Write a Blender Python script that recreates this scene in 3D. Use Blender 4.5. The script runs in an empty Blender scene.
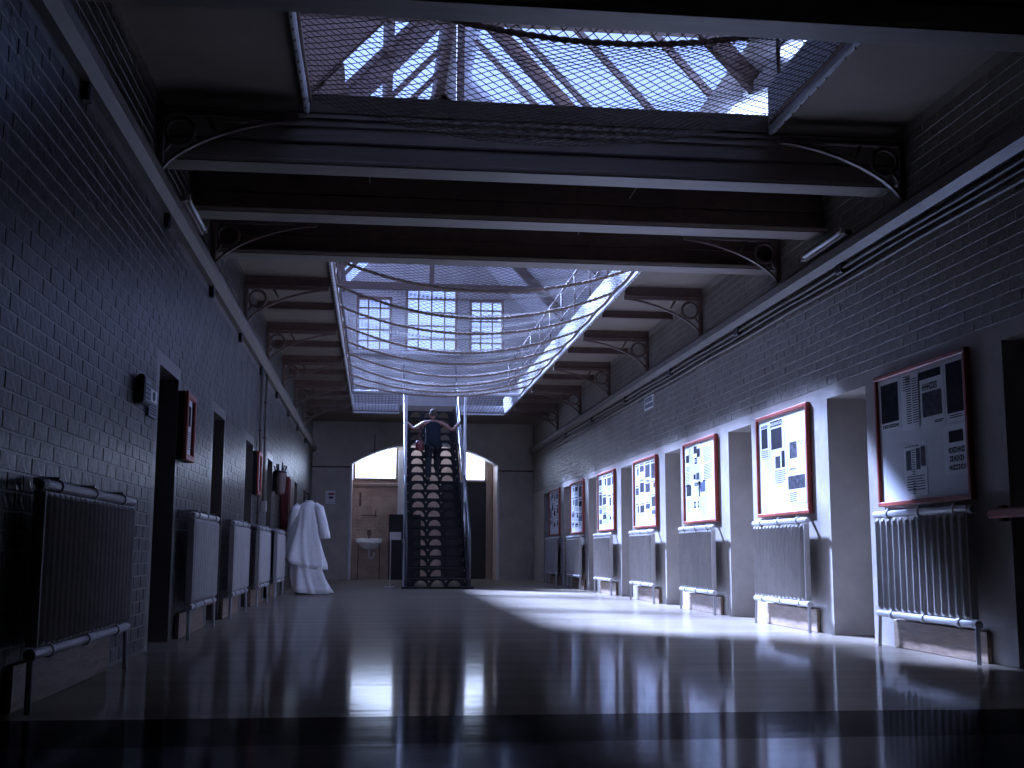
import bpy, bmesh, math, random
from mathutils import Vector, Matrix
random.seed(7)
SC = bpy.context.scene
COL = SC.collection
PI = math.pi

# ------------------------------------------------------------------ camera
FPX = 1172.0
YAW, PIT, ROL = 0.1149, 0.1422, 0.00361
CAM = Vector((0, 0, 0.7))
fw = Vector((math.sin(YAW)*math.cos(PIT), math.cos(YAW)*math.cos(PIT), math.sin(PIT)))
rt0 = Vector((math.cos(YAW), -math.sin(YAW), 0)); up0 = rt0.cross(fw)
rt = rt0*math.cos(ROL) + up0*math.sin(ROL)
up = up0*math.cos(ROL) - rt0*math.sin(ROL)
cd = bpy.data.cameras.new('camera'); cam = bpy.data.objects.new('camera', cd); COL.objects.link(cam)
cd.sensor_width = 36; cd.lens = FPX/1024*36; cd.clip_end = 200
cam.matrix_world = Matrix(((rt.x, up.x, -fw.x, CAM.x), (rt.y, up.y, -fw.y, CAM.y), (rt.z, up.z, -fw.z, CAM.z), (0, 0, 0, 1)))
SC.camera = cam
def project(p):
    d = Vector(p)-CAM; z = d.dot(fw)
    if z < .1: return None
    return 512+FPX*d.dot(rt)/z, 384-FPX*d.dot(up)/z, z

# ------------------------------------------------------------------ light
W = bpy.data.worlds.new('sky'); SC.world = W; W.use_nodes = True
bg = W.node_tree.nodes['Background']
bg.inputs[0].default_value = (0.33, 0.46, 1.0, 1); bg.inputs[1].default_value = 3.0
sl = bpy.data.lights.new('sun', 'SUN'); so = bpy.data.objects.new('sun', sl); COL.objects.link(so)
sl.energy = 120; sl.color = (0.43, 0.56, 1.0); sl.angle = math.radians(5.0)
SUN_DIR = Vector((0.58, -1.20, -1.0))
so.rotation_euler = SUN_DIR.to_track_quat('-Z', 'Y').to_euler()
so.location = (-6, 25, 14)
VS = SC.view_settings
VS.view_transform = 'Standard'; VS.look = 'None'; VS.gamma = 1; VS.exposure = -0.42; VS.use_curve_mapping = False
SC.cycles.max_bounces = 8; SC.cycles.diffuse_bounces = 5; SC.cycles.glossy_bounces = 4
SC.cycles.transparent_max_bounces = 16
SC.cycles.sample_clamp_indirect = 6; SC.cycles.use_denoising = True

# ------------------------------------------------------------------ dimensions (metres)
XL, XR = -1.585, 3.946          # side walls
YE, YB = 29.5, -3.0             # end wall, back wall
ZC = 3.92                       # underside of the gallery floors
ZB = 3.513                      # underside of cross beams
WL, WR = -0.568, 2.96           # edges of the light well
ZLEDGE = 3.15
PER = 2.94

# ------------------------------------------------------------------ materials
MATS = {}
def mat(name, base=(.5,.5,.5), rough=.6, metal=0, noise=None, bump=None, col2=None, coat=0, stretch=None, rough_var=0, alpha=None, emit=None, spec=.5, coat_rough=.18):
    m = bpy.data.materials.new(name); m.use_nodes = True
    nt = m.node_tree; n = nt.nodes; l = nt.links; b = n['Principled BSDF']
    b.inputs['Base Color'].default_value = (*base, 1); b.inputs['Roughness'].default_value = rough
    b.inputs['Metallic'].default_value = metal; b.inputs['Specular IOR Level'].default_value = spec
    b.inputs['Coat Weight'].default_value = coat; b.inputs['Coat Roughness'].default_value = coat_rough
    if noise or bump or rough_var:
        tc = n.new('ShaderNodeTexCoord'); mp = n.new('ShaderNodeMapping'); l.new(tc.outputs['Object'], mp.inputs[0])
        if stretch: mp.inputs['Scale'].default_value = stretch
    if noise:
        t = n.new('ShaderNodeTexNoise'); t.inputs['Scale'].default_value = noise; t.inputs['Detail'].default_value = 6; t.inputs['Roughness'].default_value = .65
        l.new(mp.outputs[0], t.inputs['Vector'])
        r = n.new('ShaderNodeValToRGB'); r.color_ramp.elements[0].position = .32; r.color_ramp.elements[1].position = .68
        r.color_ramp.elements[0].color = (*(col2 or [c*.6 for c in base]), 1); r.color_ramp.elements[1].color = (*base, 1)
        l.new(t.outputs['Fac'], r.inputs[0]); l.new(r.outputs[0], b.inputs['Base Color'])
    if rough_var:
        t2 = n.new('ShaderNodeTexNoise'); t2.inputs['Scale'].default_value = 3.1; t2.inputs['Detail'].default_value = 5
        l.new(mp.outputs[0], t2.inputs['Vector'])
        mr = n.new('ShaderNodeMapRange'); mr.inputs['To Min'].default_value = max(.02, rough-rough_var); mr.inputs['To Max'].default_value = rough+rough_var
        l.new(t2.outputs['Fac'], mr.inputs[0]); l.new(mr.outputs[0], b.inputs['Roughness'])
    if bump:
        sc_, st = bump
        t3 = n.new('ShaderNodeTexNoise'); t3.inputs['Scale'].default_value = sc_; t3.inputs['Detail'].default_value = 5
        l.new(mp.outputs[0], t3.inputs['Vector'])
        bp = n.new('ShaderNodeBump'); bp.inputs['Strength'].default_value = st; bp.inputs['Distance'].default_value = .02
        l.new(t3.outputs['Fac'], bp.inputs['Height']); l.new(bp.outputs[0], b.inputs['Normal'])
        if coat: l.new(bp.outputs[0], b.inputs['Coat Normal'])
    if emit:
        b.inputs['Emission Color'].default_value = (*emit[0], 1); b.inputs['Emission Strength'].default_value = emit[1]
    MATS[name] = m
    return m
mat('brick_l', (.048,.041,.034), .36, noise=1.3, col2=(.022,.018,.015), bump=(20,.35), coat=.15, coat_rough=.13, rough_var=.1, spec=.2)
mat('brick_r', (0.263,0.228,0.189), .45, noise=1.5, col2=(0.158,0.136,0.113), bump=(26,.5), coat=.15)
mat('mortar', (.20,.19,.20), .7, bump=(40,.4))
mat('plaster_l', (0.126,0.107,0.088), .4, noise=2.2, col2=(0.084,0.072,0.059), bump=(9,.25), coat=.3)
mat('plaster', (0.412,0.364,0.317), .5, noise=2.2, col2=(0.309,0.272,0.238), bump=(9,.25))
mat('reveal', (0.309,0.281,0.273), .55, noise=3, col2=(0.237,0.213,0.202), bump=(9,.2))
mat('soffit', (0.246,0.194,0.146), .7, noise=1.5, col2=(0.187,0.145,0.111))
mat('brick_u', (.50,.48,.47), .6, noise=2.5, col2=(.38,.365,.36), bump=(12,.4))
mat('iron', (0.158,0.104,0.085), .5, noise=9, col2=(0.105,0.068,0.058), bump=(30,.15))
mat('beam', (0.480,0.399,0.336), .45, noise=3, col2=(0.380,0.314,0.260), stretch=(.4,3,3), bump=(10,.1))
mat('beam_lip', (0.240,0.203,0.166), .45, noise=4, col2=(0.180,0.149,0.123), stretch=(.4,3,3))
mat('ledge', (0.161,0.135,0.112), .5, noise=4, col2=(0.118,0.097,0.081), bump=(14,.2))
mat('white', (.72,.72,.74), .4, noise=6, col2=(.60,.60,.62))
mat('rad', (0.421,0.385,0.357), .35, noise=5, col2=(0.332,0.304,0.280), bump=(30,.08))
mat('rad_pipe', (.42,.41,.41), .32, noise=12, col2=(.40,.38,.38))
mat('wood_board', (0.330,0.217,0.138), .6, noise=8, col2=(0.150,0.098,0.062), stretch=(1,.7,4), bump=(20,.2))
mat('red', (.42,.075,.045), .4, noise=10, col2=(.30,.05,.032))
mat('paper', (.80,.80,.80), .7, noise=7, col2=(.72,.72,.72))
mat('board', (.66,.66,.66), .7, noise=5, col2=(.60,.60,.60))
mat('ink', (.018,.018,.026), .8, noise=16, col2=(.003,.003,.006), spec=.08)
mat('ink_grey', (.10,.10,.12), .6, noise=24, col2=(.006,.006,.010), spec=.08)
mat('ink_blue', (.05,.09,.16), .6, noise=22, col2=(.03,.05,.10))
mat('rope', (.32,.23,.17), .8, noise=60, col2=(.20,.14,.10))
mat('net', (.12,.09,.075), .8)
mat('stair', (.007,.007,.008), .5, noise=14, col2=(.005,.005,.006), spec=.25)
mat('stair_rail', (.10,.10,.105), .4, noise=10, col2=(.06,.06,.065))
mat('cloth', (.90,.88,.85), .85, noise=9, col2=(.82,.80,.77), bump=(14,.25))
mat('alcove', (.60,.46,.39), .6, noise=3.5, col2=(.40,.28,.22), bump=(18,.3))
mat('timber', (.33,.25,.21), .5, noise=5, col2=(.24,.17,.13), stretch=(3,3,.5))
mat('ceramic', (.75,.75,.76), .15)
mat('dark', (.012,.012,.014), .5, noise=9, col2=(.008,.008,.009))
mat('door', (.10,.09,.095), .45, noise=4, col2=(.07,.062,.065))
mat('skin', (.27,.13,.095), .55, noise=12, col2=(.22,.10,.072))
mat('hair', (.045,.028,.02), .8, noise=40, col2=(.08,.045,.03))
mat('vest', (.016,.020,.027), .9, noise=14, col2=(.012,.015,.02), spec=.1)
mat('trousers', (.012,.013,.018), .8, noise=14, col2=(.008,.009,.012))
mat('plaque', (.10,.13,.18), .35, noise=6, col2=(.07,.09,.13))
mat('red_dark', (.13,.018,.016), .45, noise=10, col2=(.09,.012,.011))
mat('metal', (.55,.55,.57), .3, metal=.8)
mat('lamp_tube', (.78,.80,.85), .25)
mat('frost', (.8,.85,.95), .6, emit=((.55,.68,1.0), 12.0))
mat('plaster_end', (0.515,0.456,0.387), .5, noise=2.2, col2=(0.391,0.344,0.292), bump=(9,.25))
def polished(name, base, col2, rough, refl):
    m = bpy.data.materials.new(name); m.use_nodes = True; n = m.node_tree.nodes; l = m.node_tree.links
    n.remove(n['Principled BSDF']); o = n['Material Output']
    tc = n.new('ShaderNodeTexCoord'); mp = n.new('ShaderNodeMapping'); l.new(tc.outputs['Object'], mp.inputs[0]); mp.inputs['Scale'].default_value = (.3,3,1)
    def nz(sc): 
        t = n.new('ShaderNodeTexNoise'); t.inputs['Scale'].default_value = sc; t.inputs['Detail'].default_value = 5; l.new(mp.outputs[0], t.inputs['Vector']); return t
    r = n.new('ShaderNodeValToRGB'); r.color_ramp.elements[0].position = .3; r.color_ramp.elements[1].position = .7
    r.color_ramp.elements[0].color = (*col2,1); r.color_ramp.elements[1].color = (*base,1); l.new(nz(1.2).outputs['Fac'], r.inputs[0])
    b = n.new('ShaderNodeBump'); b.inputs['Strength'].default_value = .03; b.inputs['Distance'].default_value = .02; l.new(nz(2.6).outputs['Fac'], b.inputs['Height'])
    d = n.new('ShaderNodeBsdfDiffuse'); g = n.new('ShaderNodeBsdfGlossy'); x = n.new('ShaderNodeMixShader')
    mr = n.new('ShaderNodeMapRange'); mr.inputs['To Min'].default_value = rough*.5; mr.inputs['To Max'].default_value = rough*1.6
    l.new(nz(3).outputs['Fac'], mr.inputs[0]); l.new(mr.outputs[0], g.inputs['Roughness'])
    lw = n.new('ShaderNodeLayerWeight'); lw.inputs['Blend'].default_value = .2
    m2 = n.new('ShaderNodeMapRange'); m2.inputs['To Min'].default_value = refl*.35; m2.inputs['To Max'].default_value = refl; l.new(lw.outputs['Fresnel'], m2.inputs[0])
    l.new(r.outputs[0], d.inputs[0]); l.new(b.outputs[0], d.inputs['Normal']); l.new(b.outputs[0], g.inputs['Normal'])
    l.new(m2.outputs[0], x.inputs[0]); l.new(d.outputs[0], x.inputs[1]); l.new(g.outputs[0], x.inputs[2]); l.new(x.outputs[0], o.inputs['Surface'])
    MATS[name] = m
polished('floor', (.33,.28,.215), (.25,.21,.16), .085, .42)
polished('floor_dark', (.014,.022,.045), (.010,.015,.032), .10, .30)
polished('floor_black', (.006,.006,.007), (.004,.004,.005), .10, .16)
def glass():
    m = bpy.data.materials.new('glass'); m.use_nodes = True; n = m.node_tree.nodes; l = m.node_tree.links
    n.remove(n['Principled BSDF']); o = n['Material Output']
    t = n.new('ShaderNodeBsdfTransparent'); t.inputs[0].default_value = (.93,.95,1,1)
    g = n.new('ShaderNodeBsdfGlossy'); g.inputs['Roughness'].default_value = .1
    x = n.new('ShaderNodeMixShader'); x.inputs[0].default_value = .06
    nz = n.new('ShaderNodeTexNoise'); nz.inputs['Scale'].default_value = 3
    l.new(nz.outputs['Fac'], g.inputs['Roughness'])
    l.new(t.outputs[0], x.inputs[1]); l.new(g.outputs[0], x.inputs[2]); l.new(x.outputs[0], o.inputs['Surface'])
    MATS['glass'] = m
glass()

# ------------------------------------------------------------------ mesh helpers
class MB:
    def __init__(s): s.v = []; s.f = []
    def quad(s, *p):
        i = len(s.v); s.v += [tuple(q) for q in p]; s.f.append(tuple(range(i, i+len(p)))); return s
    def box(s, x0, x1, y0, y1, z0, z1):
        i = len(s.v)
        s.v += [(x0,y0,z0),(x1,y0,z0),(x1,y1,z0),(x0,y1,z0),(x0,y0,z1),(x1,y0,z1),(x1,y1,z1),(x0,y1,z1)]
        for f in ((0,3,2,1),(4,5,6,7),(0,1,5,4),(1,2,6,5),(2,3,7,6),(3,0,4,7)): s.f.append(tuple(i+k for k in f))
        return s
    def bbox(s, x0, x1, y0, y1, z0, z1, c=.01):
        """box with chamfered long edges (all 12 via octagon rings along the longest axis)"""
        d = [x1-x0, y1-y0, z1-z0]; a = d.index(max(d)); lo = [x0,y0,z0]; hi = [x1,y1,z1]
        u, w = [k for k in range(3) if k != a]
        c = min(c, d[u]*.45, d[w]*.45)
        prof = [(lo[u]+c,lo[w]),(hi[u]-c,lo[w]),(hi[u],lo[w]+c),(hi[u],hi[w]-c),(hi[u]-c,hi[w]),(lo[u]+c,hi[w]),(lo[u],hi[w]-c),(lo[u],lo[w]+c)]
        i = len(s.v)
        for t in (lo[a], hi[a]):
            for pu, pw in prof:
                q = [0,0,0]; q[a] = t; q[u] = pu; q[w] = pw; s.v.append(tuple(q))
        n = 8
        for k in range(n): s.f.append((i+k, i+(k+1)%n, i+n+(k+1)%n, i+n+k))
        s.f.append(tuple(i+n-1-k for k in range(n))); s.f.append(tuple(i+n+k for k in range(n)))
        return s
    def tube(s, pts, r, n=8, caps=True, closed=False):
        pts = [Vector(p) for p in pts]; m = len(pts); i0 = len(s.v)
        rr = r if isinstance(r, (list, tuple)) else [r]*m
        prev = None
        for k, p in enumerate(pts):
            if closed: t = pts[(k+1) % m]-pts[k-1]
            else: t = pts[min(k+1, m-1)]-pts[max(k-1, 0)]
            t.normalize()
            if prev is None:
                a = Vector((0,0,1)) if abs(t.z) < .9 else Vector((1,0,0))
                u = t.cross(a).normalized()
            else:
                u = (prev - t*prev.dot(t)).normalized()
            prev = u; w = t.cross(u)
            for j in range(n):
                an = 2*PI*j/n; s.v.append(tuple(p + (u*math.cos(an)+w*math.sin(an))*rr[k]))
        rng = m if closed else m-1
        for k in range(rng):
            a = i0+k*n; b = i0+((k+1) % m)*n
            for j in range(n): s.f.append((a+j, a+(j+1)%n, b+(j+1)%n, b+j))
        if caps and not closed:
            s.f.append(tuple(i0+n-1-j for j in range(n))); s.f.append(tuple(i0+(m-1)*n+j for j in range(n)))
        return s
    def prism(s, poly, axis, t0, t1):
        """poly of 2D points extruded along an axis; 2D = the other two axes in order"""
        u, w = [k for k in range(3) if k != axis]; i = len(s.v); n = len(poly)
        for t in (t0, t1):
            for a, b in poly:
                q = [0,0,0]; q[axis] = t; q[u] = a; q[w] = b; s.v.append(tuple(q))
        s.f.append(tuple(i+n-1-k for k in range(n))); s.f.append(tuple(i+n+k for k in range(n)))
        for k in range(n): s.f.append((i+k, i+(k+1)%n, i+n+(k+1)%n, i+n+k))
        return s
    def loft(s, rings, caps=True):
        i = len(s.v); n = len(rings[0])
        for r in rings: s.v += [tuple(p) for p in r]
        for k in range(len(rings)-1):
            a = i+k*n; b = a+n
            for j in range(n): s.f.append((a+j, a+(j+1)%n, b+(j+1)%n, b+j))
        if caps:
            s.f.append(tuple(i+n-1-j for j in range(n))); s.f.append(tuple(i+(len(rings)-1)*n+j for j in range(n)))
        return s
    def mesh(s, name, m, smooth=False, fix=True):
        me = bpy.data.meshes.new(name); me.from_pydata(s.v, [], s.f)
        if fix:
            bm = bmesh.new(); bm.from_mesh(me); bmesh.ops.recalc_face_normals(bm, faces=bm.faces); bm.to_mesh(me); bm.free()
        me.materials.append(MATS[m])
        if smooth: me.polygons.foreach_set('use_smooth', [True]*len(me.polygons))
        return me
    def build(s, name, m, parent=None, loc=None, smooth=False, fix=True):
        o = bpy.data.objects.new(name, s.mesh(name, m, smooth, fix)); COL.objects.link(o)
        if parent: o.parent = parent
        if loc: o.location = loc
        return o
def tag(o, label, cat, group=None):
    o['label'] = label; o['category'] = cat
    if group: o['group'] = group
    return o
def empty(name, loc=(0,0,0)):
    o = bpy.data.objects.new(name, None); o.location = loc; o.empty_display_size = .1; COL.objects.link(o); return o
def thing(name, label, cat, loc=(0,0,0), group=None): return tag(empty(name, loc), label, cat, group)
def struct(o): o['kind'] = 'structure'; return o
def link_copy(o, parent, loc=None):
    c = o.copy(); COL.objects.link(c); c.parent = parent
    if loc: c.location = loc
    return c
ORD = ['nearest', 'second', 'third', 'fourth', 'fifth', 'sixth', 'seventh', 'eighth', 'ninth', 'tenth']
def smooth_by_angle(o, a=40):
    me = o.data
    for p in me.polygons: p.use_smooth = True
    try: me.set_sharp_from_angle(angle=math.radians(a))
    except Exception: pass

# ------------------------------------------------------------------ floor
struct(MB().box(XL-.6, XR+.6, 5.2, YE+3, -.1, 0).build('floor', 'floor'))
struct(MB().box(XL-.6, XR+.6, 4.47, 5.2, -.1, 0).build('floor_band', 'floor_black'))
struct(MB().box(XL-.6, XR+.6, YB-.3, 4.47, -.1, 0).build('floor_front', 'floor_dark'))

# ------------------------------------------------------------------ side walls with door openings
DOOR_W, DOOR_H = .83, 2.05
doors_r = [9.07+PER*k for k in range(-1, 7)]
doors_l = [8.70+2.92*k for k in range(0, 7)]
TH = .5
def wall_mesh(x_in, x_out, doors):
    m = MB(); x0, x1 = min(x_in, x_out), max(x_in, x_out)
    y = YB
    for d in doors:
        m.box(x0, x1, y, d, 0, DOOR_H); y = d+DOOR_W
    m.box(x0, x1, y, YE, 0, DOOR_H)
    m.box(x0, x1, YB, YE, DOOR_H, ZC+.02)
    return m
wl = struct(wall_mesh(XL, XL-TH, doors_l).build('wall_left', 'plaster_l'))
wr = struct(wall_mesh(XR, XR+TH, doors_r).build('wall_right', 'plaster'))
dn = 0
def make_door(side, y0):
    global dn
    dn += 1
    xin = XL if side < 0 else XR
    sx = -1 if side < 0 else 1
    xa, xb = sorted((xin+sx*.40, xin+sx*.46))
    r = struct(empty('door_%d' % dn, (0,0,0)))
    MB().box(xa, xb, y0+.05, y0+DOOR_W-.05, .01, DOOR_H-.05).build('door_leaf', 'door', r)
    xf = xin+sx*.385; a, b = sorted((xf, xin+sx*.40))
    MB().box(a, b, y0+.15, y0+DOOR_W-.15, 1.1, 1.85).box(a, b, y0+.15, y0+DOOR_W-.15, .2, .95).build('door_panel', 'door', r)
    a, b = sorted((xin+sx*.34, xin+sx*.385))
    MB().bbox(a, b, y0+.12, y0+.22, 1.0, 1.12).build('lock', 'iron', r)
    a, b = sorted((xin+sx*.36, xin+sx*.48)); fr = MB()
    fr.box(a, b, y0, y0+.05, 0, DOOR_H).box(a, b, y0+DOOR_W-.05, y0+DOOR_W, 0, DOOR_H).box(a, b, y0+.05, y0+DOOR_W-.05, DOOR_H-.05, DOOR_H)
    fr.build('door_frame', 'iron', r)
for d in doors_r: make_door(1, d)
for d in doors_l: make_door(-1, d)

# ------------------------------------------------------------------ bricks
BL, BH, JT = .225, .075, .010
def brick_verts(sx, ln, h, proud, c=.0022):
    """front-faced brick, origin at its back centre, facing sx along X"""
    a, b = ln/2, h/2; x0 = -sx*.002; x1 = sx*(proud-c); x2 = sx*proud
    v = [(x0,-a,-b),(x0,a,-b),(x0,a,b),(x0,-a,b), (x1,-a,-b),(x1,a,-b),(x1,a,b),(x1,-a,b), (x2,-a+c,-b+c),(x2,a-c,-b+c),(x2,a-c,b-c),(x2,-a+c,b-c)]
    f = []
    for k in range(4): f.append((k,(k+1)%4,4+(k+1)%4,4+k)); f.append((4+k,4+(k+1)%4,8+(k+1)%4,8+k))
    f.append((8,9,10,11))
    if sx < 0: f = [tuple(reversed(q)) for q in f]
    return v, f
def lay_bricks(wall, xin, sx, mname, blocked, zones, seed, pr=1.0):
    """sx: direction the wall faces. zones: (y0,y1,z0,z1); blocked: rectangles left smooth"""
    rnd = random.Random(seed); out = []
    for (ya, yb, za, zb) in zones:
        nz = int((zb-za)/(BH+JT))
        for r in range(nz):
            z = za+(r+.5)*(BH+JT)
            zl, zh = z-BH/2, z+BH/2
            cuts = sorted([(max(ya, b[0]), min(yb, b[1])) for b in blocked if b[2] < zh and b[3] > zl and b[1] > ya and b[0] < yb])
            spans = []; y = ya
            for c in cuts:
                if c[0] > y: spans.append((y, c[0]))
                y = max(y, c[1])
            if y < yb: spans.append((y, yb))
            off = (BL+JT)/2*(r % 2)
            for s0, s1 in spans:
                k = math.floor((s0-off)/(BL+JT))
                while True:
                    p0 = off+k*(BL+JT); p1 = p0+BL; k += 1
                    if p0 >= s1: break
                    q0, q1 = max(p0, s0), min(p1, s1)
                    if q1-q0 < .03: continue
                    out.append(((q0+q1)/2, z, q1-q0, q1-q0 > BL-.001))
    # rank whole bricks by their size in the picture
    rank = []
    for i, (y, z, ln, full) in enumerate(out):
        if not full: continue
        q = project((xin, y, z))
        if q and 5 < q[0] < 1019 and 5 < q[1] < 763:
            a = project((xin, y-BL/2, z)); b = project((xin, y+BL/2, z))
            if a is None or b is None: continue
            rank.append((-abs(a[0]-b[0])/q[2], i))
    rank.sort(); pick = set(i for _, i in rank[:290])
    v, f = brick_verts(sx, BL, BH, .007)
    meshes = []
    for kk in range(3):
        v, f = brick_verts(sx, BL, BH, (.006, .008, .010)[kk]*pr)
        me = bpy.data.meshes.new('brick'); me.from_pydata(v, [], f); me.materials.append(MATS[mname]); meshes.append(me)
    rest = MB()
    for i, (y, z, ln, full) in enumerate(out):
        if i in pick:
            o = bpy.data.objects.new('brick', rnd.choice(meshes)); COL.objects.link(o); o.parent = wall
            o.location = (xin, y, z); o.rotation_euler = (rnd.uniform(-.006,.006), rnd.uniform(-.01,.01), rnd.uniform(-.008,.008))
        else:
            v, f = brick_verts(sx, ln, BH, rnd.uniform(.005,.010)*pr); b = len(rest.v); tl = rnd.uniform(-.01,.01)
            rest.v += [(xin+p[0]+p[2]*tl, y+p[1], z+p[2]) for p in v]; rest.f += [tuple(b+q for q in ff) for ff in f]
    o = rest.build('brickwork', mname, wall, fix=False); o['kind'] = 'stuff'
bl_l = [(d-.12, d+DOOR_W+.12, 0, DOOR_H+.03) for d in doors_l]
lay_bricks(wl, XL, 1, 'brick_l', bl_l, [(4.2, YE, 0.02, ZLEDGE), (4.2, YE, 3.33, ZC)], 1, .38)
lay_bricks(wr, XR, -1, 'brick_r', [], [(5.4, YE, 2.16, ZLEDGE), (5.4, YE, 3.33, ZC)], 2, .5)

# ------------------------------------------------------------------ ledges along the walls
t1 = struct(MB().prism([(XL-.02,3.15),(XL+.05,3.15),(XL+.10,3.20),(XL+.10,3.27),(XL+.05,3.33),(XL-.02,3.33)], 1, YB, YE).build('trim_1', 'ledge'))
t2 = struct(MB().prism([(XR+.02,3.15),(XR-.05,3.15),(XR-.10,3.20),(XR-.10,3.27),(XR-.05,3.33),(XR+.02,3.33)], 1, YB, YE).build('trim_2', 'ledge'))
for k, y in enumerate([6.15, 8.6, 11.0, 13.4, 15.9, 18.4, 20.9, 23.4, 26]):
    MB().bbox(XL, XL+.045, y-.035, y+.035, 3.05, 3.15, .01).build('ledge_clip', 'dark', t1)
for k, y in enumerate([6.1, 9.4, 12.3, 15.3, 18.2, 21.1, 24.1]):
    MB().bbox(XR-.055, XR, y-.06, y+.06, 3.06, 3.15, .01).build('ledge_clip', 'dark', t2)

# ------------------------------------------------------------------ gallery floors = ceiling of the hall, with the openings
ce = MB()
NY0, NY1 = 5.90, 8.42          # near opening
FY0, FY1 = 11.30, 27.15        # far opening
for x0, x1, y0, y1 in ((XL-.3,XR+.3,YB,NY0),(XL-.3,WL,NY0,NY1),(WR,XR+.3,NY0,NY1),(XL-.3,XR+.3,NY1,FY0),(XL-.3,WL,FY0,FY1),(WR,XR+.3,FY0,FY1),(XL-.3,XR+.3,FY1,YE)):
    ce.box(x0, x1, y0, y1, ZC, ZC+.14)
ceil = struct(ce.build('ceiling', 'soffit'))
# white fascia boards round the openings
def edge_board(x0, x1, y0, y1, par): MB().bbox(x0, x1, y0, y1, ZC-.06, ZC+.16, .012).build('edge_board', 'white', par)
for y0, y1 in ((NY0+.06, NY1-.1), (FY0, FY1)):
    edge_board(WL-.01, WL+.03, y0, y1, ceil); MB().bbox(WR-.03, WR+.01, y0, y1, ZC-.06, ZC+.34, .012).build('edge_board', 'white', ceil)
edge_board(WL+.03, .50, FY1-.04, FY1, ceil); edge_board(1.88, WR-.03, FY1-.04, FY1, ceil)
# joists under the galleries
JY = [9.62-1.43, ] 
BRY = [8.20, 10.98] + [13.80+2.86*k for k in range(5)]
for k in range(6):
    y = 12.39+2.86*k
    for xa, xb in ((XL, WL-.02), (WR+.02, XR)):
        MB().box(xa, xb, y-.02, y+.02, ZC-.09, ZC).box(xa, xb, y-.045, y+.045, ZC-.10, ZC-.085).build('joist', 'iron', ceil)
for y in BRY[2:]:
    for xa, xb in ((XL, WL-.02), (WR+.02, XR)):
        MB().box(xa, xb, y-.02, y+.02, ZC-.11, ZC).build('joist', 'iron', ceil)

# ------------------------------------------------------------------ brackets
def bracket_parts():
    """drawn for the left wall: wall at x=0, pointing +x; origin at wall, ledge top"""
    Ht = ZC-.11-3.33; L = .98; w = .022
    leg = MB().bbox(0.0, .05, -w, w, 0, Ht, .008)
    arm = MB().bbox(0.0, L, -w, w, Ht-.05, Ht, .008)
    arm.box(0, L, -.05, .05, Ht-.012, Ht)
    arc = MB(); pts_o, pts_i = [], []
    n = 18; a = L-.02; b = Ht-.03
    for k in range(n+1):
        t = PI-PI/2*k/n
        pts_o.append((L-.01+-a*(-math.cos(t)+1e-9)**1.3, .0+b*max(0, math.sin(t))**1.3))
        pts_i.append((L-.01+-(a-.026)*(-math.cos(t)+1e-9)**1.3, (b-.026)*max(0, math.sin(t))**1.3))
    for k in range(n):
        for wy in (.018,):
            i = len(arc.v)
            for (x, z) in (pts_o[k], pts_o[k+1], pts_i[k+1], pts_i[k]):
                arc.v += [(x,-wy,z),(x,wy,z)]
            arc.f += [(i,i+2,i+3,i+1),(i+4,i+6,i+7,i+5),(i,i+6,i+4,i+2),(i+1,i+3,i+5,i+7)]
    cx, cz, R = .155, Ht-.165, .098
    ring = MB().tube([(cx+R*math.cos(t*2*PI/20), 0, cz+R*math.sin(t*2*PI/20)) for t in range(20)], .017, 6, closed=True)
    web = MB().tube([(.34, 0, Ht-.05), (.40, 0, Ht-.15)], .014, 6); web2 = MB().tube([(.05,0,.17),(.10,0,.24)], .014, 6)
    return [('leg', leg.mesh('leg','iron')), ('arm', arm.mesh('arm','iron')), ('arc_rib', arc.mesh('arc_rib','iron',fix=False)), ('ring', ring.mesh('ring','iron',True)), ('strut', web.mesh('strut','iron',True)), ('strut', web2.mesh('strut','iron',True))]
bp = bracket_parts()
for side, nm in ((-1, 'left'), (1, 'right')):
    for k, y in enumerate(BRY):
        r = thing('gallery_bracket', '%s curved iron gallery bracket counted from the camera on the %s wall' % (ORD[k], nm), 'bracket', (XL if side < 0 else XR, y, 3.33), 'curved brackets under the galleries')
        if side > 0: r.rotation_euler = (0,0,PI)
        for n_, me in bp:
            o = bpy.data.objects.new(n_, me); COL.objects.link(o); o.parent = r

# ------------------------------------------------------------------ cross beams
def cross_beam(y0, y1, label, rich, x0=XL, x1=XR):
    r = thing('cross_beam', label, 'beam', (0,0,0), 'dark beams across the hall')
    ym = (y0+y1)/2
    if rich:
        MB().box(x0, x1, y0+.03, y1-.03, ZB+.045, ZC+.1).build('web', 'beam', r)
        MB().bbox(x0, x1, y0+.012, y0+.03, ZB+.17, ZB+.19, .004).build('moulding', 'iron', r)
        MB().bbox(x0, x1, y0+.008, y0+.03, ZB+.30, ZB+.33, .004).bbox(x0, x1, y0+.0, y0+.03, ZB+.36, ZB+.385, .004).build('moulding', 'beam', r)
    else:
        MB().box(x0, x1, ym-.03, ym+.03, ZB+.045, ZC+.1).build('web', 'iron', r)
        MB().bbox(x0, x1, ym-.05, ym-.03, ZB+.2, ZB+.215, .004).build('moulding', 'iron', r)
    MB().bbox(x0, x1, y0, y1, ZB+.01, ZB+.045, .008).build('flange', 'beam', r)
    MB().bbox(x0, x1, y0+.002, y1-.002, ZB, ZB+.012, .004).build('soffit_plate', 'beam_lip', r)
    return r
b1 = cross_beam(5.72, 5.94, 'nearest dark beam crossing the hall at the top edge of the picture', True)
b2 = cross_beam(8.42, 8.66, 'wide moulded beam crossing the hall just below the upper net', True)
b3 = cross_beam(9.72, 9.98, 'dark beam crossing the hall between its two neighbours', False)
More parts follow.
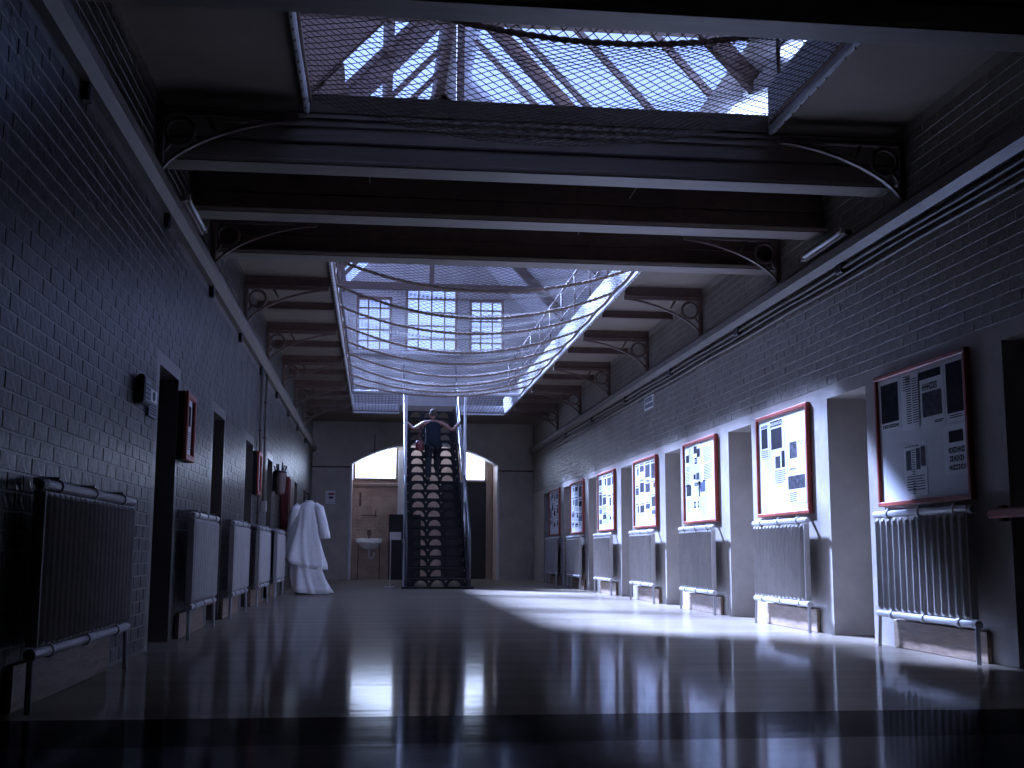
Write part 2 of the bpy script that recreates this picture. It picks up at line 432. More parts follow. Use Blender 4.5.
b4 = cross_beam(11.12, 11.36, 'farthest dark cross beam, in front of the long net', False)
MB().tube([(-.12,9.5,ZC),(-.10,9.45,3.72)], .006, 5).build('hanger_rod', 'metal', b3)
MB().tube([(2.25,9.45,ZC),(2.08,9.40,3.66)], .006, 5).build('hanger_rod', 'metal', b3)
MB().tube([(1.98,10.85,ZC),(1.88,10.8,3.72)], .006, 5).build('hanger_rod', 'metal', b4)

# ------------------------------------------------------------------ nets
def net(label, y0, y1, cell, rad, ropes, sag, end=.25, tail=.35):
    r = thing('safety_net', label, 'net', (0,0,0), 'rope safety nets over the well')
    x0, x1 = WL+.05, WR-.05; w = x1-x0
    def P(x, y):
        u = (x-x0)/w; e = min(1, (y-y0)/.35, (y1-y)/tail); e = max(0, e)
        wob = .02*math.sin(7.3*y+3*u)*u*(1-u)*4
        hang = 0
        for ry in ropes: hang += .05*math.exp(-((y-ry)/.16)**2)
        s = sag*4*u*(1-u)*((.25 if y < (y0+y1)/2 else end)+(.75 if y < (y0+y1)/2 else 1-end)*math.sin(e*PI/2)) + (hang*4*u*(1-u))
        return Vector((x, y, ZC+.03-s+wob))
    nx = int(w/cell); ny = int((y1-y0)/cell)
    nodes = {}
    m = MB()
    def strand(a, b):
        d = (b-a); 
        if d.length < 1e-4: return
        t = d.normalized(); u = t.cross(Vector((0,0,1))).normalized()*rad; v = t.cross(u).normalized()*rad
        i = len(m.v)
        for p in (a, b):
            m.v += [tuple(p+u), tuple(p-u*.5+v*.866), tuple(p-u*.5-v*.866)]
        m.f += [(i,i+1,i+4,i+3),(i+1,i+2,i+5,i+4),(i+2,i,i+3,i+5)]
    dx = w/nx; dy = (y1-y0)/ny
    rnd = random.Random(3)
    pts = [[P(x0+i*dx, y0+j*dy)+(Vector((rnd.uniform(-1,1)*cell*.10, rnd.uniform(-1,1)*cell*.10, 0))) for j in range(ny+1)] for i in range(nx+1)]
    for i in range(nx):
        for j in range(ny):
            if (i+j) % 2 == 0: strand(pts[i][j], pts[i+1][j+1])
            else: strand(pts[i][j+1], pts[i+1][j])
    o = m.build('netting', 'net', r, fix=False); o['kind'] = 'stuff'
    for ry in ropes:
        c = [P(x0+w*k/48, ry)-Vector((0,0,.015)) for k in range(49)]
        rp = MB()
        for ph in (0, PI):
            q = []
            for k in range(48*4+1):
                f = k/4; a = int(min(47, f)); p = c[a].lerp(c[a+1], f-a); an = ph+k*.9
                q.append(p+Vector((0, math.cos(an)*.009, math.sin(an)*.009)))
            rp.tube(q, .013, 5)
        rp.build('cross_rope', 'rope', r, smooth=True)
    for x in (x0-.012, x1+.012):
        MB().tube([(x, y, ZC+.02+.012*math.sin(5*y)) for y in [y0+(y1-y0)*k/60 for k in range(61)]], .014, 6).build('side_rope', 'rope', r, smooth=True)
    lash = MB()
    n = int((y1-y0)/.16)
    for k in range(n):
        y = y0+(k+.5)*(y1-y0)/n
        for x, sg in ((x0-.012, -1), (x1+.012, 1)):
            lash.tube([(x, y-.02, ZC+.05), (x+sg*.03, y, ZC-.075), (x+sg*.052, y+.02, ZC+.0)], .006, 4)
    lo = lash.build('lashing', 'rope', r); lo['kind'] = 'stuff'
    return r
net('short sagging rope net in the opening between the two nearest beams', NY0+.1, NY1-.16, 0.043, .0038, [6.10, 6.26], .30, .85)
n2 = net('long sagging rope net with cross ropes leading to the staircase', FY0+.1, 23.88, .05, .0028, [12.88, 14.25, 15.5, 16.83, 18.08, 19.25, 20.38, 21.6, 22.8], .30, .0, 3.2)
# white bar carrying the far end of the net, and short side nets by the stair opening
MB().tube([(WL, 23.9, ZC), (WR, 23.9, ZC)], .04, 12).build('end_bar', 'white', n2, smooth=True)
for i, (xa, xb) in enumerate(((WL+.03, .48), (1.90, WR-.03))):
    m = MB(); 
    for k in range(int((xb-xa)/.07)+1):
        x = xa+k*.07
        m.tube([(x, 23.93+(27.11-23.93)*j/8, ZC-.16*math.sin(PI*j/8)) for j in range(9)], .004, 4)
    for j in range(1, 22):
        y = 23.93+(27.11-23.93)*j/22; m.tube([(xa, y, ZC-.16*math.sin(PI*j/22)), (xb, y, ZC-.16*math.sin(PI*j/22))], .004, 4)
    o = m.build('side_netting', 'net', n2); o['kind'] = 'stuff'

# ------------------------------------------------------------------ back wall, end wall with the wide arch
struct(MB().box(XL-.5, XR+.5, YB-.3, YB, 0, ZC+.1).build('wall_back', 'plaster'))
AX0, AX1, AS, AA = -.60, 3.04, 2.86, 3.38
def arch_pts(x0, x1, zs, za, n=24):
    w = (x1-x0)/2; h = za-zs; R = (w*w+h*h)/(2*h); cx = (x0+x1)/2; cz = za-R; a = math.asin(w/R)
    return [(cx+R*math.sin(-a+2*a*k/n), cz+R*math.cos(-a+2*a*k/n)) for k in range(n+1)]
ap = arch_pts(AX0, AX1, AS, AA)
ew = MB()
ew.box(XL-.5, AX0, YE, YE+.4, 0, ZC+.1).box(AX1, XR+.5, YE, YE+.4, 0, ZC+.1)
for k in range(len(ap)-1):
    (xa, za), (xb, zb) = ap[k], ap[k+1]
    i = len(ew.v)
    for y in (YE, YE+.4): ew.v += [(xa,y,za),(xb,y,zb),(xb,y,ZC+.1),(xa,y,ZC+.1)]
    ew.f += [(i,i+1,i+2,i+3),(i+4,i+7,i+6,i+5),(i,i+4,i+5,i+1)]
wend = struct(ew.build('wall_end', 'plaster_end', fix=False))
MB().tube([(XL,YE-.03,2.78),(AX0-.04,YE-.03,2.78)], .018, 8).build('conduit', 'iron', wend, smooth=True)
MB().tube([(AX1+.04,YE-.03,2.72),(XR,YE-.03,2.72)], .018, 8).build('conduit', 'iron', wend, smooth=True)
MB().tube([(-.05,YE-.03,3.6),(-.05,YE-.03,3.12)], .014, 8).build('conduit', 'iron', wend, smooth=True)
# white archivolt edge
av = MB()
pin = ap; pout = arch_pts(AX0-.05, AX1+.05, AS, AA+.05)
for k in range(len(ap)-1):
    i = len(av.v)
    for q in (pin[k], pin[k+1], pout[k+1], pout[k]): av.v += [(q[0], YE-.012, q[1]), (q[0], YE+.01, q[1])]
    av.f += [(i,i+2,i+4,i+6),(i,i+1,i+3,i+2),(i+4,i+5,i+7,i+6)]
av.box(AX0-.05, AX0, YE-.012, YE+.01, 0, AS).box(AX1, AX1+.05, YE-.012, YE+.01, 0, AS)
struct(av.build('trim_3', 'white'))
# alcove behind the arch
YA = 30.6
al = MB().box(AX0-.3, 1.70, YA, YA+.25, 0, 2.52).box(.56, 2.26, YA, YA+.25, 2.52, 3.9).box(2.86, AX1+.3, YA, YA+.25, 0, 3.9).box(AX0-.3,-.60,YA,YA+.25,2.52,3.9)
al.box(-.60,.56,YA,YA+.25,3.62,3.9).box(2.26,2.86,YA,YA+.25,3.55,3.9)
wa = struct(al.build('wall_alcove', 'alcove'))
struct(MB().box(AX0-.3, AX0, YE+.4, YA, 0, 3.9).build('wall_alcove_left', 'alcove'))
struct(MB().box(AX1, AX1+.3, YE+.4, YA, 0, 3.9).build('wall_alcove_right', 'alcove'))
ca = MB().box(AX0-.3, AX1+.3, YE+.4, YE+.6, 3.9, 4.0).box(AX0-.3, AX1+.3, YA-.1, YA+.25, 3.9, 4.0).box(AX0-.3, AX0+.2, YE+.6, YA-.1, 3.9, 4.0).box(AX1-.2, AX1+.3, YE+.6, YA-.1, 3.9, 4.0)
struct(ca.build('ceiling_alcove', 'soffit'))
rl = struct(empty('window_6'))  # made-up glowing ceiling pane, added to brighten the alcove
MB().box(AX0+.2, AX1-.2, YE+.6, YA-.1, 3.94, 3.96).build('window_pane', 'frost', rl)
for k in range(1, 4): MB().box(AX0+.2+.81*k-.02, AX0+.2+.81*k+.02, YE+.6, YA-.1, 3.90, 3.94).build('glazing_bar', 'timber', rl)
# brick courses in the alcove (left of the stairs)
rnd = random.Random(5); bm_ = MB()
for r in range(28):
    z = .03+r*.085
    for k in range(6):
        xa = -.6+(k-.5*(r % 2))*.235; xb = xa+.225
        xa = max(xa, -.6); xb = min(xb, .56)
        if xb-xa > .04: bm_.bbox(xa, xb, YA-rnd.uniform(.006,.012), YA+.01, z, z+.075, .003)
o = bm_.build('brickwork', 'alcove', wa); o['kind'] = 'stuff'
# transom windows
def transom(name, x0, x1, z0, z1):
    r = struct(empty(name))
    MB().box(x0, x1, YA+.12, YA+.14, z0, z1).build('window_pane', 'frost', r)
    f = MB(); t = .06
    f.bbox(x0-t, x1+t, YA-.04, YA+.12, z0-t, z0, .01).bbox(x0-t, x1+t, YA-.04, YA+.12, z1, z1+t, .01)
    f.bbox(x0-t, x0, YA-.04, YA+.12, z0, z1, .01).bbox(x1, x1+t, YA-.04, YA+.12, z0, z1, .01)
    f.build('window_frame', 'timber', r)
transom('window_1', -.53, .50, 2.58, 3.55)
transom('window_2', 2.30, 2.82, 2.56, 3.48)
MB().bbox(-.58, .60, YA-.06, YA, 2.36, 2.44, .012).build('rail', 'timber', wa)
MB().bbox(.56, .74, YA-.08, YA, 0, 3.3, .012).build('post', 'white', wa)
MB().bbox(2.86, 3.03, YA-.06, YA, 0, 3.2, .012).build('post', 'timber', wa)
d = struct(empty('door_%d' % (dn+1)))
MB().box(1.70, 2.86, YA-.02, YA+.05, 0, 2.50).build('door_leaf', 'dark', d)
MB().box(2.34, 2.78, YA-.035, YA-.02, 1.3, 2.3).box(2.34, 2.78, YA-.035, YA-.02, .2, 1.15).build('door_panel', 'dark', d)
MB().tube([(2.30,YA-.03,1.1),(2.30,YA-.08,1.1),(2.38,YA-.08,1.1)], .012, 6).build('handle', 'metal', d)

# ------------------------------------------------------------------ upper storey: walls, gable with windows, glazed roof
ZU, ZR = 6.1, 9.6; XM = (XL+XR)/2
wu1 = struct(MB().box(XL-.5, XL-.3, YB, YE, ZC+.05, ZU).build('wall_upper_left', 'brick_u'))
wu2 = struct(MB().box(XR+.3, XR+.5, YB, YE, ZC+.05, ZU).build('wall_upper_right', 'brick_u'))
struct(MB().prism([(XL-.5,ZC),(XR+.5,ZC),(XR+.5,ZU),(XM,ZR),(XL-.5,ZU)], 1, YB-.3, YB).build('wall_upper_back', 'brick_u'))
wins = [(-.58,.32,5.73,7.15), (.66,2.00,5.73,7.48), (2.30,3.20,5.73,7.15)]
# gable: pieces round the three windows
gm = MB()
def rz(x): return ZU+(ZR-ZU)*(1-abs(x-XM)/(XM-XL+.5))
xs = [XL-.5, -.58, .32, .66, XM, 2.00, 2.30, 3.20, XR+.5]
def col(x0, x1, zlo0, zhi=None):
    if zhi is not None: gm.box(x0, x1, YE, YE+.3, zlo0, zhi)
    else: gm.prism([(x0,zlo0),(x1,zlo0),(x1,max(zlo0+.01,rz(x1))),(x0,max(zlo0+.01,rz(x0)))], 1, YE, YE+.3)
for x0, x1 in zip(xs[:-1], xs[1:]):
    w = [q for q in wins if q[0] <= x0+1e-6 and q[1] >= x1-1e-6]
    if w: col(x0, x1, ZC+.1, w[0][2]); col(x0, x1, w[0][3])
    else: col(x0, x1, ZC+.1)
struct(gm.build('wall_upper_end', 'brick_u'))
for k, (x0, x1, z0, z1) in enumerate(wins):
    r = struct(empty('window_%d' % (k+3)))
    MB().box(x0, x1, YE+.14, YE+.145, z0, z1).build('window_pane', 'glass', r)
    f = MB(); t = .07
    f.bbox(x0, x0+t, YE+.08, YE+.2, z0, z1).bbox(x1-t, x1, YE+.08, YE+.2, z0, z1).bbox(x0+t, x1-t, YE+.08, YE+.2, z0, z0+t).bbox(x0+t, x1-t, YE+.08, YE+.2, z1-t, z1)
    f.build('window_frame', 'timber', r)
    gb = MB(); nb = 3 if x1-x0 < 1 else 4
    for j in range(1, nb): x = x0+(x1-x0)*j/nb; gb.box(x-.02, x+.02, YE+.11, YE+.17, z0+t, z1-t)
    for j in range(1, 5): z = z0+(z1-z0)*j/5; gb.box(x0+t, x1-t, YE+.11, YE+.17, z-.02, z+.02)
    gb.build('glazing_bar', 'timber', r)
    MB().bbox(x0-.08, x1+.08, YE-.10, YE+.08, z0-.09, z0, .012).build('window_sill', 'white', r)
# roof
roof = struct(empty('roof'))
# right slope boarded
def slope_box(m, side, s0, s1, y0, y1, off, th):
    """s in 0..1 from eave to ridge, boxes lying in the slope plane"""
    xe = XL-.5 if side < 0 else XR+.5
    def p(s, o):
        x = xe+(XM-xe)*s; z = ZU+(ZR-ZU)*s
        nx, nz = (ZR-ZU), abs(XM-xe); L = math.hypot(nx, nz); nx, nz = nx/L*(-1 if side < 0 else 1), nz/L
        return x+nx*o, z+nz*o
    i = len(m.v)
    for y in (y0, y1):
        for s, o in ((s0,off),(s1,off),(s1,off+th),(s0,off+th)):
            x, z = p(s, o); m.v.append((x, y, z))
    m.f += [(i,i+1,i+2,i+3),(i+7,i+6,i+5,i+4),(i,i+4,i+5,i+1),(i+1,i+5,i+6,i+2),(i+2,i+6,i+7,i+3),(i+3,i+7,i+4,i)]
    return m
RG0, RG1 = 10.6, 20.4
for y0 in (4.2,):
    slope_box(MB(), 1, .15, .85, y0+.03, y0+1.37, .03, .008).build('roof_pane', 'glass', roof)
    slope_box(MB(), 1, .10, .90, y0-.03, y0+.03, -.02, .09).build('glazing_bar', 'timber', roof)             # unseen rooflight added in the right slope to light the second beam's face
slope_box(MB(), 1, 0, 1, YB, 4.2, 0, .1).build('roof_boarding', 'iron', roof)
slope_box(MB(), 1, 0, 1, 5.6, RG0, 0, .1).build('roof_boarding', 'iron', roof)
slope_box(MB(), 1, 0, .15, 4.2, 5.6, 0, .1).build('roof_boarding', 'iron', roof)
slope_box(MB(), 1, .85, 1, 4.2, 5.6, 0, .1).build('roof_boarding', 'iron', roof)
slope_box(MB(), 1, 0, 1, RG1, YE+.3, 0, .1).build('roof_boarding', 'white', roof)
slope_box(MB(), 1, 0, .10, RG0, RG1, 0, .1).build('roof_boarding', 'white', roof)
slope_box(MB(), 1, .90, 1, RG0, RG1, 0, .1).build('roof_boarding', 'white', roof)
for k in range(6):
    y0 = RG0+(RG1-RG0)*k/6; y1 = RG0+(RG1-RG0)*(k+1)/6
    slope_box(MB(), 1, .10, .90, y0+.03, y1-.03, .03, .008).build('roof_pane', 'glass', roof)
    slope_box(MB(), 1, .10, .90, y0-.03, y0+.03, -.02, .09).build('glazing_bar', 'timber', roof)
G0 = 16.2                        # the glazing of the left slope starts here
slope_box(MB(), -1, 0, 1, YB, G0, 0, .1).build('roof_boarding', 'iron', roof)
slope_box(MB(), -1, 0, .06, G0, YE+.3, 0, .1).build('roof_boarding', 'iron', roof)
slope_box(MB(), -1, .94, 1, G0, YE+.3, 0, .1).build('roof_boarding', 'iron', roof)
slope_box(MB(), -1, .06, .45, G0, 18.3, -.06, .08).build('roof_boarding', 'iron', roof)  # boards added under the panes to darken the left of the near net
ng = 12
for k in range(ng):
    y0 = G0+(YE-G0)*k/ng; y1 = G0+(YE-G0)*(k+1)/ng
    slope_box(MB(), -1, .06, .94, y0+.03, y1-.03, .03, .008).build('roof_pane', 'glass', roof)
    slope_box(MB(), -1, .06, .94, y0-.03, y0+.03, -.02, .09).build('glazing_bar', 'iron', roof)
for s in (.35, .65):
    slope_box(MB(), -1, s-.015, s+.015, G0, YE, -.08, .1).build('purlin', 'iron', roof)
for y in [8.0, 12.6, 17.4, 22.0, 26.5]:
    t = MB()
    slope_box(t, -1, 0, 1, y-.07, y+.07, -.22, .2); slope_box(t, 1, 0, 1, y-.07, y+.07, -.22, .2)
    t.box(XL-.3, XR+.3, y-.05, y+.05, ZU+.55, ZU+.72); t.box(XM-.06, XM+.06, y-.05, y+.05, ZU+.72, ZR-.2)
    t.build('truss', 'iron', roof)
# railings on the upper gallery edges
def railing(x, y0, y1, label):
    r = thing('gallery_railing', label, 'railing', (x, y0, ZC+.14), 'railings on the upper gallery')
    L = y1-y0; n = max(2, int(L/1.3))
    MB().tube([(0,0,1.0),(0,L,1.0)], .022, 8).build('handrail', 'iron', r, smooth=True)
    MB().tube([(0,0,.55),(0,L,.55)], .012, 6).build('middle_rail', 'iron', r, smooth=True)
    pm = None
    for k in range(n+1):
        if pm is None:
            pm = MB().tube([(0,0,0),(0,0,1.0)], .016, 6).build('post', 'iron', r, smooth=True); pm.location = (0,0,0)
        else: link_copy(pm, r, (0, L*k/n, 0))
railing(WL-.10, NY0, NY1, 'thin dark railing above the left edge of the short near net')
railing(WR+.10, NY0, NY1, 'thin dark railing above the right edge of the short near net')
railing(WL-.10, FY0, FY1, 'long thin dark railing above the left edge of the far net')
railing(WR+.10, FY0, FY1, 'long thin dark railing above the right edge of the far net')

# ------------------------------------------------------------------ radiators
def rad_parts(wd):
    """along +y 0..wd, against wall x=0, room towards +x"""
    z0, z1 = .25, .99; px = .10
    n = int(round(wd/.098))
    m = MB(); nn = n*8
    for side in (0, 1):
        for k in range(nn+1):
            y = wd*k/nn; t = (k % 8)/8
            d = .022*max(0, math.cos(2*PI*(t-.5)))**1.5
            x = px+d if side else px-.05
            for z in (z0+.03, z0+.055, z1-.055, z1-.03):
                e = (d if z in (z0+.055, z1-.055) else d*.2)
                m.v.append(((px+e) if side else px-.05, y, z))
    w4 = (nn+1)*4
    for k in range(nn):
        for j in range(3):
            a = w4+k*4+j; m.f.append((a, a+4, a+5, a+1)); b = k*4+j; m.f.append((b, b+1, b+5, b+4))
        m.f.append((k*4, k*4+4, w4+k*4+4, w4+k*4)); m.f.append((k*4+3, w4+k*4+3, w4+k*4+7, k*4+7))
    for k in (0, nn): m.f.append((k*4, w4+k*4, w4+k*4+1, k*4+1)); m.f.append((k*4+1, w4+k*4+1, w4+k*4+2, k*4+2)); m.f.append((k*4+2, w4+k*4+2, w4+k*4+3, k*4+3))
    parts = [('panel', m.mesh('panel','rad'))]
    parts.append(('top_pipe', MB().tube([(px-.01,-.01,z1),(px-.01,wd+.01,z1)], .026, 12).mesh('top_pipe','rad_pipe',False)))
    parts.append(('bottom_pipe', MB().tube([(px-.01,-.03,z0),(px-.01,wd+.01,z0)], .024, 12).mesh('bottom_pipe','rad_pipe',False)))
    for k in range(3):
        y = wd*(.12+.36*k)
        c = MB().tube([(px-.01,y-.018,z1),(px-.01,y+.018,z1)], .034, 12)
        c.bbox(-.018, px, y-.016, y+.016, z1+.01, z1+.045, .006)
        parts.append(('clamp', c.mesh('clamp','rad_pipe')))
        parts.append(('clamp', MB().tube([(px-.01,y-.018,z0),(px-.01,y+.018,z0)], .032, 12).mesh('clamp','rad_pipe')))
    parts.append(('feed_pipe', MB().tube([(px-.01,-.045,z0+.01),(px-.01,-.045,0.0)], .016, 8).tube([(px-.01,-.07,z0),(px-.01,-.02,z0)], .028, 10).mesh('feed_pipe','rad_pipe')))
    parts.append(('valve', MB().tube([(px-.01,-.03,z1-.005),(px-.01,-.065,z1-.005)], [.032,.022], 10).mesh('valve','rad_pipe')))
    parts.append(('return_pipe', MB().tube([(px-.01,wd-.01,z0),(px-.01,wd+.02,0)], .014, 8).mesh('return_pipe','rad_pipe')))
    return parts
RP = rad_parts(1.42); RPW = rad_parts(1.92)
def place_rad(side, y0, parts, wd, label, blabel, board=True):
    x = XL if side < 0 else XR
    y = y0
    r = thing('radiator', label, 'radiator', (x+(.03 if side < 0 else -.03), y0, 0), 'ribbed panel radiators along the walls')
    sx = 1 if side < 0 else -1
    r.scale = (sx, 1, 1)
    for n_, me in parts:
        o = bpy.data.objects.new(n_, me); COL.objects.link(o); o.parent = r
    if board:
        xa, xb = sorted((x+sx*.012, x+sx*.04))
        b = MB().bbox(xa, xb, y0-.01, y0+wd-.06, .0, .205, .006)
        o = b.build('kick_board', 'wood_board'); tag(o, blabel, 'board', 'wooden boards under the radiators')
        o.location = (0,0,0)
for k in range(7):
    place_rad(1, 7.27+PER*k, RP, 1.42, '%s ribbed radiator from the camera on the right wall, under a notice board' % ORD[k], '%s wooden board from the camera below the right-hand radiators' % ORD[k])
place_rad(-1, 5.42, RPW, 1.92, 'wide dark ribbed radiator nearest the camera on the left wall', 'long wooden board below the nearest left-hand radiator')
for k in range(4):
    place_rad(-1, 9.80+2.75*k, RP, 1.42, '%s slim ribbed radiator on the left wall beyond the first doorway' % (['first']+ORD[1:])[k], '%s wooden board below the slim left-hand radiators' % (['first']+ORD[1:])[k])

# ------------------------------------------------------------------ notice boards on the right wall
def board_paper(r, wd, ht, u0, u1, v0, v1, prints):
    """u from far (0) to near (1) edge, v from top (0) to bottom (1). board local: y 0..wd (near at 0), z 0..ht"""
    ya, yb = wd*(1-u1), wd*(1-u0); za, zb = ht*(1-v1), ht*(1-v0)
    p = MB().box(-.026, -.023, ya, yb, za, zb).build('paper', 'paper', r)
    byk = {}
    for (a0, a1, b0, b1, kind) in prints:
        y1_, y0_ = yb-(yb-ya)*a0, yb-(yb-ya)*a1; z1_, z0_ = zb-(zb-za)*b0, zb-(zb-za)*b1
        if kind == 'text':
            m = byk.setdefault('ink_grey', MB()); n = max(2, int((z1_-z0_)/.017)); rr = random.Random(int((y0_+z0_+wd)*1e4))
            for k in range(n):
                z = z1_-(k+.5)*(z1_-z0_)/n; e = rr.uniform(0, .22)*(y1_-y0_) if rr.random() < .35 else 0
                m.box(-.0272, -.026, y0_+e, y1_, z-.0035, z+.0035)
        elif kind == 'head':
            m = byk.setdefault('ink', MB()); rr = random.Random(int((y0_+z0_+wd)*1e4)); y = y1_
            while y > y0_+.012:
                wl_ = rr.uniform(.010,.022); h = z1_-z0_
                c = rr.random()
                if c < .5: m.box(-.0274, -.026, y-wl_, y-wl_*.55, z0_, z1_).box(-.0274, -.026, y-wl_*.55, y, z0_+h*.4, z0_+h*.65)
                else: m.box(-.0274, -.026, y-wl_, y, z0_, z0_+h*.25).box(-.0274, -.026, y-wl_, y, z1_-h*.25, z1_).box(-.0274, -.026, y-wl_*.7, y-wl_*.4, z0_, z1_)
                y -= wl_+.006
        else:
            byk.setdefault(kind, MB()).box(-.0274, -.026, y0_, y1_, z0_, z1_)
    for k, m in byk.items(): m.build('print', k, p, fix=False)['kind'] = 'stuff'
layouts = [
 [ (.03,.28,.02,.42,[(.05,.92,.08,.86,'ink'),(.1,.9,.90,.97,'head')]),
   (.29,.52,.02,.46,[(.15,.5,.02,.30,'text'),(.3,.55,.05,.9,'text'),(.6,.9,.1,.9,'text')]),
   (.50,.78,.03,.47,[(.05,.90,.03,.17,'ink'),(.15,.75,.25,.36,'head'),(.15,.90,.40,.82,'ink_grey'),(.6,.95,.9,.95,'text')]),
   (.79,.985,.02,.47,[(.08,.92,.05,.86,'ink'),(.2,.9,.88,.95,'text')]),
   (.30,.56,.57,.97,[(.05,.7,.03,.06,'head'),(.1,.32,.12,.5,'ink_grey'),(.36,.5,.10,.97,'text'),(.55,.72,.10,.5,'ink_grey'),(.76,.95,.08,.45,'ink_grey'),(.1,.9,.6,.9,'text')]),
   (.75,.985,.49,.85,[(.25,.85,.12,.35,'ink'),(.2,.9,.45,.56,'head'),(.25,.85,.62,.73,'head'),(.2,.92,.80,.90,'head')]) ],
 [ (.05,.24,.06,.42,[(.1,.9,.02,.10,'head'),(.15,.85,.12,.70,'ink'),(.1,.9,.74,.97,'text')]),
   (.26,.56,.04,.36,[(.05,.95,.03,.22,'head'),(.1,.85,.28,.95,'ink')]),
   (.34,.60,.37,.72,[(.1,.5,.15,.5,'ink_grey'),(.6,.85,.02,.5,'ink'),(.05,.9,.55,.95,'text')]),
   (.62,.95,.30,.62,[(.12,.55,.04,.55,'ink_grey'),(.65,.95,.05,.2,'text'),(.1,.5,.85,.9,'head')]),
   (.60,.95,.64,.92,[(.05,.97,.03,.50,'ink_grey'),(.1,.5,.6,.95,'text')]) ],
 [ (.03,.18,.06,.55,[(.2,.9,.15,.35,'ink'),(.1,.9,.45,.95,'text')]),
   (.30,.55,.03,.30,[(.1,.5,.05,.4,'ink'),(.5,.9,.2,.6,'ink'),(.2,.6,.6,.9,'head')]),
   (.60,.94,.04,.52,[(.1,.9,.1,.5,'text'),(.1,.9,.55,.95,'text')]),
   (.28,.52,.38,.60,[(.1,.4,.1,.4,'ink'),(.5,.9,.05,.45,'ink_grey'),(.2,.8,.6,.8,'head')]),
   (.04,.24,.52,.92,[(.1,.9,.03,.38,'ink'),(.1,.9,.5,.95,'text')]),
   (.46,.70,.50,.72,[(.25,.9,.1,.65,'ink_blue'),(.05,.2,.2,.9,'ink_grey')]),
   (.28,.52,.74,.86,[(.1,.4,.1,.8,'head'),(.6,.8,.1,.8,'head')]) ] ]
rndb = random.Random(21)
def rand_layout():
    L = []; u = .04
    while u < .88:
        w = rndb.uniform(.17, .30); v = .03
        while v < .82:
            h = rndb.uniform(.18, .36)
            pr = [(.1,.9,.04,.14,'head')]
            c = rndb.random()
            if c < .45: pr += [(.1,.9,.2,.62,rndb.choice(['ink','ink_grey','ink_blue'])),(.1,.9,.68,.95,'text')]
            elif c < .8: pr += [(.1,.45,.2,.95,'text'),(.55,.9,.2,.6,'ink'),(.55,.9,.65,.95,'text')]
            else: pr += [(.1,.9,.2,.95,'ink_grey')]
            L.append((u, min(u+w, .97), v, min(v+h, .9), pr)); v += h+.015
        u += w+.015
    return L
layouts += [rand_layout() for _ in range(4)]
BLAB = ['nearest red-framed notice board, half in shade with large dark photographs', 'second red-framed notice board from the camera, brightly lit with few papers',
        'third red-framed notice board from the camera, scattered small prints', 'fourth red-framed notice board from the camera, crowded with papers',
        'fifth red-framed notice board from the camera', 'sixth red-framed notice board from the camera', 'seventh and farthest red-framed notice board by the end wall']
def notice_board(x, side, y0, z0, wd, ht, lay, label, th=.03, group='red-framed notice boards'):
    r = thing('notice_board', label, 'notice board', (x, y0, z0), group)
    if side < 0: r.scale = (-1,1,1)      # left wall: mirrored
    MB().box(-.023, -.002, 0.01, wd-.01, .01, ht-.01).build('backing', 'board', r)
    t = .035
    for a in ((0,wd,0,t),(0,wd,ht-t,ht),(0,t,t,ht-t),(wd-t,wd,t,ht-t)):
        MB().bbox(-th-.015, -.001, *a, .006).build('frame_rail', 'red', r)
    for (u0,u1,v0,v1,pr) in lay: board_paper(r, wd, ht, .02+u0*.96, .02+u1*.96, .03+v0*.94, .03+v1*.94, pr)
    return r
for k in range(7):
    notice_board(XR, 1, 7.36+PER*k, 1.055, 1.45, 1.02, layouts[k], BLAB[k])

# ------------------------------------------------------------------ left wall: framed cases, plaques
def case(y0, z0, wd, ht, label, dep=.10):
    r = thing('display_case', label, 'frame', (XL, y0, z0), 'red-framed cases on the left wall')
    MB().box(0, dep-.02, 0, wd, 0, ht).build('case_box', 'dark', r)
    t = .05
    for a in ((0,wd,0,t),(0,wd,ht-t,ht),(0,t,t,ht-t),(wd-t,wd,t,ht-t)):
        MB().bbox(dep-.02, dep+.01, *a, .006).build('frame_rail', 'red', r)
    p = MB().box(dep-.02, dep-.016, t+.03, wd-t-.03, t, ht-t).build('poster', 'paper', r)
    MB().box(dep-.016, dep-.014, wd*.3, wd*.7, ht*.52, ht*.82).build('print', 'ink', p)
    m = MB()
    for k in range(8): m.box(dep-.016, dep-.0145, wd*.22, wd*.78, ht*(.18+.035*k), ht*(.19+.035*k))
    m.build('print', 'ink_grey', p)
case(9.55, 1.42, .44, .55, 'red-framed poster case beside the nearest left doorway', .07)
case(15.39, 1.42, .44, .56, 'smaller-looking red-framed case between left doorways further back', .07)
r = thing('meter_box', 'small dark box high beside the nearest left doorway', 'box', (XL+.012, 7.84, 1.66))
MB().bbox(0, .05, 0, .24, 0, .19, .012).build('box_body', 'dark', r)
f = MB().box(.05, .054, .03, .21, .02, .17).build('face_plate', 'plaque', r)
m = MB()
for k in range(4): m.box(.054, .0555, .05, .19, .04+.03*k, .048+.03*k)
m.build('print', 'ink_grey', f)
r = thing('wall_plaque', 'small sign with white emblem panel and dark lettered lower half', 'sign', (XL+.004, 8.24, 1.62))
MB().bbox(0, .018, 0, .28, 0, .20, .004).build('plate', 'plaque', r)
w_ = MB().box(.018, .021, .01, .27, .105, .19).build('emblem_panel', 'paper', r)
MB().tube([(.0225, .14+.028*math.cos(a*PI/10), .148+.028*math.sin(a*PI/10)) for a in range(20)], .005, 5, closed=True).build('emblem', 'plaque', w_)
m = MB()
for k in range(4): m.box(.018, .0195, .03, .25, .02+.02*k, .028+.02*k)
m.build('print', 'ink_grey', r)
